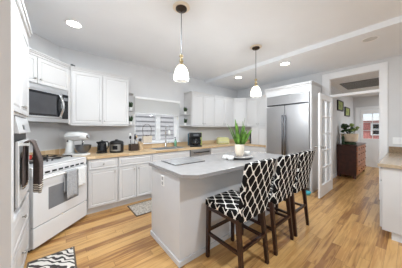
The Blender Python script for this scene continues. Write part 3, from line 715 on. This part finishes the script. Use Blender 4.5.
cup(1.80, 1.64, .9155, 'white cup on the island, just left of the tray'); cup(1.79, 1.545, .9155, 'white cup nearest the stools, by the left side of the tray'); cup(2.19, 1.57, .9455, 'white cup on the right side of the tray')

# ------------------------------------------------------------------ counter stools
def make_stool(loc, label):
    t = thing('counter_stool', label, 'stool', loc, 0, 'counter stools along the island')
    bm = bmesh.new(); quad_box(bm, -.215, .215, -.20, .235, .545, .61)
    bmesh.ops.subdivide_edges(bm, edges=bm.edges[:], cuts=4, use_grid_fill=True)
    for v in bm.verts:
        x, y, z = v.co
        if z > .6: v.co.z += .018*(1-(x/.215)**2)*(1-((y-.0175)/.218)**2)
        if z < .55: v.co.z -= .012*abs(math.sin(x*18+y*14))
    obj('seat', bm, 'trellis', t, .014, smooth=True, uv=True, seg=3)
    bm = bmesh.new(); nx, nz = 8, 12
    def bp(i, j, s):
        u = -1+2*i/nx; v = j/nz; wd = .208+.012*v
        z = .535+.53*v; y = -.205-.095*v**1.2+.03*u*u*v*0 - (.028 if s else -.028)
        y -= .02*(1-u*u)*v
        if j == nz: z -= .012*u*u
        if j == 0: z -= .012*abs(math.sin(i*1.9))
        return (u*wd, y, z)
    F = [[bm.verts.new(bp(i, j, 0)) for j in range(nz+1)] for i in range(nx+1)]
    B = [[bm.verts.new(bp(i, j, 1)) for j in range(nz+1)] for i in range(nx+1)]
    for i in range(nx):
        for j in range(nz):
            bm.faces.new((F[i][j], F[i+1][j], F[i+1][j+1], F[i][j+1])); bm.faces.new((B[i][j], B[i][j+1], B[i+1][j+1], B[i+1][j]))
        bm.faces.new((F[i][nz], F[i+1][nz], B[i+1][nz], B[i][nz])); bm.faces.new((F[i][0], B[i][0], B[i+1][0], F[i+1][0]))
    for j in range(nz):
        bm.faces.new((F[0][j], F[0][j+1], B[0][j+1], B[0][j])); bm.faces.new((F[nx][j], B[nx][j], B[nx][j+1], F[nx][j+1]))
    obj('backrest', bm, 'trellis', t, .010, smooth=True, uv=True)
    for sx in (-1, 1):
        bm = bmesh.new(); beam(bm, (sx*.20, .21, 0), (sx*.19, .20, .55), .016, .021); obj('leg', bm, 'dwood', t, .002)
        bm = bmesh.new(); beam(bm, (sx*.20, -.235, 0), (sx*.19, -.18, .55), .016, .021); obj('leg', bm, 'dwood', t, .002)
        bm = bmesh.new(); beam(bm, (sx*.196, .19, .25), (sx*.196, -.20, .25), .013); obj('stretcher', bm, 'dwood', t)
        bm = bmesh.new(); beam(bm, (sx*.188, .18, .52), (sx*.188, -.16, .52), .018); obj('seat_rail', bm, 'dwood', t)
    bm = bmesh.new(); beam(bm, (-.18, .205, .28), (.18, .205, .28), .013); obj('stretcher', bm, 'dwood', t)
    bm = bmesh.new(); beam(bm, (-.18, -.21, .28), (.18, -.21, .28), .013); obj('stretcher', bm, 'dwood', t)
    return t
s1 = make_stool((1.40, 1.14, 0), 'black and white trellis-covered stool nearest the viewer at the island')
dup(s1, (1.975, 1.14, 0), 0, 'black and white trellis-covered stool in the middle of the three')
dup(s1, (2.475, 1.14, 0), 0, 'black and white trellis-covered stool farthest along, nearest the refrigerator')

# ------------------------------------------------------------------ rugs
def rug(label, x0, x1, y0, y1, m, edge):
    t = thing('floor_mat', label, 'rug', ((x0+x1)/2, (y0+y1)/2, .001)); a, b = (x1-x0)/2, (y1-y0)/2
    obj('pile', Bx((-a+.015, a-.015, -b+.015, b-.015, 0, .009)), m, t, .002)
    obj('binding', Bx((-a, -a+.0145, -b, b, 0, .0085), (a-.0145, a, -b, b, 0, .0085), (-a+.0145, a-.0145, -b, -b+.0145, 0, .0085), (-a+.0145, a-.0145, b-.0145, b, 0, .0085)), edge, t)
rug('zebra-patterned mat on the floor in front of the stove', -.25, .127, 1.55, 2.42, 'zebra', 'rugedge')
rug('grey woven mat on the floor in front of the sink cabinets', .90, 1.85, 2.645, 3.10, 'greyrug', 'rugedge')

# ------------------------------------------------------------------ worktop items
ZC = .9155
mxr = thing('stand_mixer', 'white stand mixer with steel bowl on the worktop beside the stove', 'mixer', (.20, 3.42, ZC), -math.atan2(.6348, .7727))
bm = bmesh.new(); prism(bm, [(-.17, -.07), (-.13, -.10), (.02, -.10), (.16, -.09), (.20, -.05), (.20, .05), (.16, .09), (.02, .10), (-.13, .10), (-.17, .07)], 0, .035); obj('base', bm, 'white_gloss', mxr, .01)
bm = bmesh.new(); lathe(bm, [(.075, .034), (.062, .08), (.052, .15), (.055, .22), (.05, .25)], 20, (-.10, 0, 0)); obj('column', bm, 'white_gloss', mxr, smooth=True)
bm = bmesh.new(); lathe(bm, [(.001, -.175), (.04, -.172), (.064, -.15), (.072, -.10), (.074, -.02), (.070, .06), (.058, .13), (.05, .17), (.035, .182), (.001, .185)], 24, (0, 0, .305), 'X'); hd = obj('head', bm, 'white_gloss', mxr, smooth=True)
bm = bmesh.new(); lathe(bm, [(.03, .184), (.03, .2), (.02, .204)], 16, (0, 0, .305), 'X'); obj('hub_cap', bm, 'chrome', hd)
obj('trim_band', Bx((-.12, .12, -.0755, -.073, .296, .306)), 'chrome', hd)
bm = bmesh.new(); lathe(bm, [(.03, .037), (.05, .04), (.075, .06), (.104, .11), (.112, .165), (.116, .168), (.110, .168), (.100, .11), (.07, .065), (.001, .05)], 28, (.115, 0, 0)); obj('bowl', bm, 'dsteel', mxr, smooth=True)
bm = bmesh.new(); tube(bm, [(.105, 0, .24), (.105, 0, .175)], .012, 8); tube(bm, [(.105+.04*math.sin(PI*k/6), 0, .175-.1*k/6) for k in range(7)], .005, 6); tube(bm, [(.105-.04*math.sin(PI*k/6), 0, .175-.1*k/6) for k in range(7)], .005, 6); obj('beater', bm, 'chrome', mxr, smooth=True)
bm = bmesh.new(); sph(bm, (-.09, -.062, .235), .014); obj('speed_knob', bm, 'black', mxr, smooth=True)

kt = thing('electric_kettle', 'black electric kettle on the worktop between mixer and pressure cooker', 'kettle', (.575, 3.47, ZC), .3)
bm = bmesh.new(); lathe(bm, [(.085, 0), (.085, .016), (.078, .02)], 24); obj('base', bm, 'black', kt, smooth=False)
bm = bmesh.new(); lathe(bm, [(.078, .0205), (.08, .05), (.072, .13), (.062, .185), (.055, .19)], 24); obj('body', bm, 'blackg', kt, smooth=True)
bm = bmesh.new(); lathe(bm, [(.057, .191), (.05, .205), (.015, .212), (.012, .225), (.001, .227)], 20); obj('lid', bm, 'black', kt, smooth=True)
bm = bmesh.new(); tube(bm, [(-.06, 0, .18), (-.09, 0, .20)], [.022, .010], 10); obj('spout', bm, 'black', kt, smooth=True)
bm = bmesh.new(); tube(bm, [(.055, 0, .19), (.10, 0, .195), (.118, 0, .16), (.112, 0, .09), (.078, 0, .06)], .011, 8); obj('handle', bm, 'black', kt, smooth=True)

ip = thing('pressure_cooker', 'black electric pressure cooker with steel front on the worktop', 'cooker', (.80, 3.40, ZC), -.45)
bm = bmesh.new(); lathe(bm, [(.108, 0), (.115, .01), (.118, .15), (.114, .165)], 30); obj('body', bm, 'black', ip, smooth=True)
bm = bmesh.new(); lathe(bm, [(.118, .166), (.12, .18), (.10, .205), (.05, .218), (.001, .22)], 30); ld_ = obj('lid', bm, 'black', ip, smooth=True)
bm = bmesh.new(); quad_box(bm, -.02, .02, -.05, .05, .216, .236); obj('lid_handle', bm, 'black', ld_, .006)
bm = bmesh.new()
for k in range(10):
    a0 = -PI/2-.75+1.5*k/10; a1 = a0+.15; r = .1195
    bm.faces.new([bm.verts.new((r*math.cos(a), r*math.sin(a), z)) for a, z in ((a0, .035), (a1, .035), (a1, .15), (a0, .15))])
o = obj('front_plate', bm, 'knob', ip); o.modifiers.new('t', 'SOLIDIFY').thickness = .002
obj('display', Bx((-.04, .04, -.1245, -.118, .06, .13)), 'blackg', ip)

uc = thing('utensil_basket', 'dark wicker basket full of cooking utensils on the worktop', 'basket', (1.12, 3.46, ZC), .1)
obj('basket', Bx((-.075, .075, -.06, -.05, .0, .13), (-.075, .075, .05, .06, 0, .13), (-.075, -.065, -.05, .05, 0, .13), (.065, .075, -.05, .05, 0, .13), (-.065, .065, -.05, .05, 0, .01)), 'wicker', uc, .003)
for k, (m_, x, y, dx, dy, l, hd_) in enumerate((('black', -.035, 0, -.025, .01, .26, .022), ('white_gloss', -.02, .02, -.03, .02, .30, .028), ('black', .0, -.02, .02, -.01, .25, .025), ('dsteel', .02, .025, .03, .01, .29, .024), ('tan', .038, -.01, .02, 0, .27, .02))):
    bm = bmesh.new(); tube(bm, [(x, y, .012), (x+dx*.8, y+dy, l*.8)], .006, 8); sph(bm, (x+dx, y+dy, l), hd_, (1, .35, 1.6), 12, 8)
    u_ = obj('cooking_utensil', bm, m_, smooth=True); u_.location = uc.location; u_.rotation_euler = (0, 0, .1)
    tag(u_, ['black cooking spoon leaning left in the wicker basket', 'white cooking spoon in the wicker basket', 'black short cooking spoon in the middle of the wicker basket', 'steel spatula leaning right in the wicker basket', 'wooden spoon at the right side of the wicker basket'][k], 'utensil', 'utensils in the basket')
kb = thing('knife_block', 'light wooden block right of the utensil basket', 'knife block', (1.275, 3.50, ZC), 0)
bm = bmesh.new(); v = quad_box(bm, -.04, .04, -.06, .06, 0, .17)
for q in v:
    if q.co.z > .1: q.co.y += .025; q.co.z -= (.03 if q.co.y < .03 else 0)
obj('block', bm, 'tan', kb, .004)
for x in (-.02, .0, .02): obj('knife_handle', Bx((x-.006, x+.006, .02, .04, .171, .23)), 'black', kb, .002)

bk = thing('handled_basket', 'small pale basket with a tall wire handle on the window sill', 'basket', (1.51, WB-.015, 1.0345))
bm = bmesh.new(); quad = [(-.105, -.045), (.105, -.045), (.105, .045), (-.105, .045)]
lo_ = [bm.verts.new((x*.88, y*.88, 0)) for x, y in quad]; hi_ = [bm.verts.new((x, y, .15)) for x, y in quad]; in_ = [bm.verts.new((x*.92, y*.88, .15)) for x, y in quad]; ib_ = [bm.verts.new((x*.82, y*.8, .01)) for x, y in quad]
bm.faces.new(lo_)
for A, B in ((lo_, hi_), (hi_, in_), (in_, ib_)):
    for k in range(4): bm.faces.new((A[k], A[(k+1) % 4], B[(k+1) % 4], B[k]))
bm.faces.new(ib_); obj('body', bm, 'basket', bk, .003)
bm = bmesh.new(); tube(bm, [(-.08, 0, .12), (-.095, 0, .22)]+[(-.10*math.cos(PI*k/12), 0, .30+.115*math.sin(PI*k/12)) for k in range(13)]+[(.095, 0, .22), (.08, 0, .12)], .006, 6); obj('handle', bm, 'wire', bk, smooth=True)
bm = bmesh.new()
for k in range(7): leafblade(bm, (random.uniform(-.05, .05), 0, .10), (random.uniform(-.06, .06), random.uniform(-.03, .03), .15+.05*random.random()), .012, n=4)
obj('dried_greens', bm, 'wicker', bk)

sb = thing('soap_bottle', 'green soap bottle with black pump at the right end of the sink', 'bottle', (2.205, 3.68, ZC))
bm = bmesh.new(); lathe(bm, [(.001, 0), (.03, 0), (.033, .02), (.033, .12), (.014, .15), (.012, .16)], 18); obj('body', bm, 'greenglass', sb, smooth=True)
bm = bmesh.new(); lathe(bm, [(.013, .1605), (.013, .175), (.005, .178), (.005, .21)], 12); quad_box(bm, -.035, .01, -.006, .006, .205, .218); obj('pump', bm, 'black', sb)

cm = thing('coffee_maker', 'black drip coffee maker with glass carafe on the worktop', 'coffee maker', (2.55, 3.33, ZC), -.5); cm.scale = (1.18, 1.1, 1.05)
obj('body', Bx((-.12, .12, .03, .12, 0, .32)), 'black', cm, .01); obj('warming_base', Bx((-.12, .12, -.14, .0295, 0, .035)), 'black', cm, .006)
obj('brew_head', Bx((-.12, .12, -.12, .0295, .215, .32)), 'black', cm, .015)
bm = bmesh.new(); lathe(bm, [(.001, .036), (.055, .036), (.07, .07), (.068, .11), (.045, .16), (.05, .185)], 20, (0, -.055, 0)); cf = obj('carafe', bm, 'blackg', cm, smooth=True)
bm = bmesh.new(); tube(bm, [(.045, -.07, .165), (.10, -.10, .16), (.10, -.10, .08), (.065, -.08, .07)], .009, 8); obj('carafe_handle', bm, 'black', cf, smooth=True)
obj('panel', Bx((-.05, .05, -.1225, -.1205, .245, .29)), 'dsteel', cm)
tag(obj('carton', Bx((2.545, 2.62, 3.53, 3.64, ZC, ZC+.31)), 'blue', bev=.004), 'blue carton standing behind the coffee maker, to its left', 'carton')
tag(obj('carton', Bx((2.885, 2.965, 3.57, 3.66, ZC, ZC+.33)), 'lime', bev=.004), 'lime green carton standing behind the coffee maker, to its right', 'carton')

ts = thing('toaster', 'pale yellow toaster on the worktop left of the plant', 'toaster', (3.60, 3.40, ZC), -.45)
bm = bmesh.new(); pts = [(-.17, 0.01), (-.17, .13), (-.15, .175), (-.10, .19), (.10, .19), (.15, .175), (.17, .13), (.17, .01)]
fr_ = [bm.verts.new((x, -.085, z)) for x, z in pts]; bk_ = [bm.verts.new((x, .085, z)) for x, z in pts]
bm.faces.new(fr_); bm.faces.new(bk_[::-1])
for k in range(8): bm.faces.new((fr_[k], fr_[(k+1) % 8], bk_[(k+1) % 8], bk_[k]))
obj('body', bm, 'toast', ts, .012)
obj('slots', Bx((-.12, .12, -.045, -.02, .1905, .193), (-.12, .12, .02, .045, .1905, .193)), 'black', ts)
obj('feet', Bx((-.15, .15, -.07, .07, 0, .0098)), 'black', ts)
obj('lever', Bx((.17, .19, -.02, .02, .10, .115)), 'chrome', ts, .003)
obj('chrome_band', Bx((-.13, .13, -.0875, -.0855, .05, .065)), 'chrome', ts)
cn = thing('lidded_cylinder', 'tall dark lidded cylinder behind the plant, beside the small cupboard', 'lidded_cylinder', (4.42, 2.98, ZC))  # dark cylinder with a lid, in the corner behind the plant
bm = bmesh.new(); lathe(bm, [(.001, 0), (.07, 0), (.07, .33), (.001, .33)], 24); obj('body', bm, 'iron', cn)
bm = bmesh.new(); lathe(bm, [(.072, .331), (.072, .36), (.02, .365), (.016, .385), (.001, .387)], 24); obj('lid', bm, 'black', cn)

# ------------------------------------------------------------------ right-hand counter
rc = thing('peninsula_cabinet', 'white base cabinet with plain end panel at the right edge', 'cabinet', (3.07, .22, 0))
obj('body', Bx((0, 1.625, -.62, 0, .1, .873)), 'cab', rc, .003); obj('toe_kick', Bx((.03, 1.625, -.60, -.08, 0, .0995)), 'toe', rc)
for k in range(3):
    x0 = .03+k*.53
    f_ = bmesh.new(); quad_box(f_, x0, x0+.51, .0005, .02, .12, .69); obj('door', f_, 'cab', rc, .003)
    f_ = bmesh.new(); quad_box(f_, x0, x0+.51, .0005, .02, .705, .858); obj('drawer', f_, 'cab', rc, .003)
tag(obj('peninsula_countertop', Bx((3.04, WR-.003, -.42, .255, .875, .915)), 'lamin', bev=.004), 'beige brown worktop on the cabinet at the right edge', 'countertop')
tag(obj('side_backsplash', Bx((WR-.025, WR-.003, -.42, .245, .9155, 1.02)), 'lamin_dark', bev=.003), 'brown backsplash strip on the wall behind the right-hand worktop', 'backsplash')
sw = thing('switch_plate', 'white wall plate with switches above the right-hand worktop', 'switch', (WR-.001, .11, 1.13))
obj('plate', Bx((-.007, 0, -.115, .09, -.06, .06)), 'plate', sw, .002)
for k in range(4): obj('rocker', Bx((-.010, -.0072, -.098+k*.047, -.068+k*.047, -.034, .034)), 'trim', sw, .001)

# ------------------------------------------------------------------ next room
ds = thing('dresser', 'dark mahogany dresser with drawers against the wall of the next room', 'dresser', (6.08, .89, 0))
obj('body', Bx((0, 1.40, 0.015, .42, .07, .875)), 'mahog', ds, .004)
obj('top', Bx((-.025, 1.425, -.012, .425, .876, .905)), 'mahog', ds, .005)
for x in (.0, 1.33):
    for y in (.02, .35): obj('foot', Bx((x, x+.07, y, y+.07, 0, .0695)), 'mahog', ds, .004)
for r_, (z0, z1) in enumerate(((.10, .33), (.345, .56), (.575, .73), (.745, .86))):
    for x0, x1 in ((.04, .69), (.71, 1.36)):
        d_ = obj('drawer', Bx((x0, x1, -.005, .0148, z0, z1)), 'mahogd', ds, .004)
        for x in (x0+.14, x1-.14):
            bm = bmesh.new(); lathe(bm, [(.006, -.005), (.006, -.015), (.016, -.022), (.01, -.032)], 12, (x, 0, (z0+z1)/2), 'Y'); obj('knob', bm, 'bronze', d_, smooth=True)
pl = thing('potted_plant', 'leafy plant in a wide peach pot on the dark dresser', 'plant', (6.42, 1.10, .9055))
bm = bmesh.new(); lathe(bm, [(.001, 0), (.15, 0), (.15, .05), (.13, .07)], 26); obj('stand', bm, 'leafd', pl)
bm = bmesh.new(); lathe(bm, [(.13, .071), (.175, .09), (.195, .30), (.185, .30), (.175, .27)], 28); obj('pot', bm, 'peach', pl, smooth=False)
bm = bmesh.new(); lathe(bm, [(.001, .27), (.178, .27)], 24); obj('soil', bm, 'soil', pl)
random.seed(11)
for nm, m_, sgn, cnt in (('dark_leaves', 'leafd', -1, 15), ('light_leaves', 'leafl', 1, 12)):
    bm = bmesh.new()
    for k in range(cnt):
        # lean along the view's left-right axis so the dark side sits left
        u_ = sgn*random.uniform(.0, .20); v_ = random.uniform(-.12, .12); lx = .7727*u_+.6348*v_; ly = max(-.6348*u_+.7727*v_, -.25)
        ly = min(ly, .14); h_ = random.uniform(.36, .56)
        tube(bm, [(lx*.2, ly*.2, .27), (lx*.7, ly*.7, h_*.8), (lx, ly, h_)], .004, 5)
        sph(bm, (lx, ly, h_), .055, (1, .8, .5+.5*random.random()), 8, 6)
    obj(nm, bm, m_, pl)
bt = thing('bottle', 'slim dark bottle at the left side of the peach pot', 'bottle', (6.19, 1.20, .9055))
bm = bmesh.new(); lathe(bm, [(.001, 0), (.035, 0), (.035, .2), (.013, .25), (.013, .30), (.001, .30)], 16); obj('body', bm, 'leafd', bt, smooth=False)
def picture(x0, x1, z0, z1, label):
    t = thing('framed_picture', label, 'picture', (x0, HY-.001, z0), 0, 'framed pictures in the next room')
    w_, h_ = x1-x0, z1-z0
    obj('frame', Bx((0, w_, -.035, 0, 0, .03), (0, w_, -.035, 0, h_-.03, h_), (0, .03, -.035, 0, .03, h_-.03), (w_-.03, w_, -.035, 0, .03, h_-.03)), 'blackframe', t)
    obj('artwork', Bx((.03, w_-.03, -.022, -.002, .03, h_-.03)), 'picture', t)
picture(6.13, 6.75, 1.88, 2.18, 'black-framed green picture nearer the doorway, hung higher')
picture(7.0, 7.65, 1.76, 2.05, 'black-framed green picture nearer the outside door, hung lower')
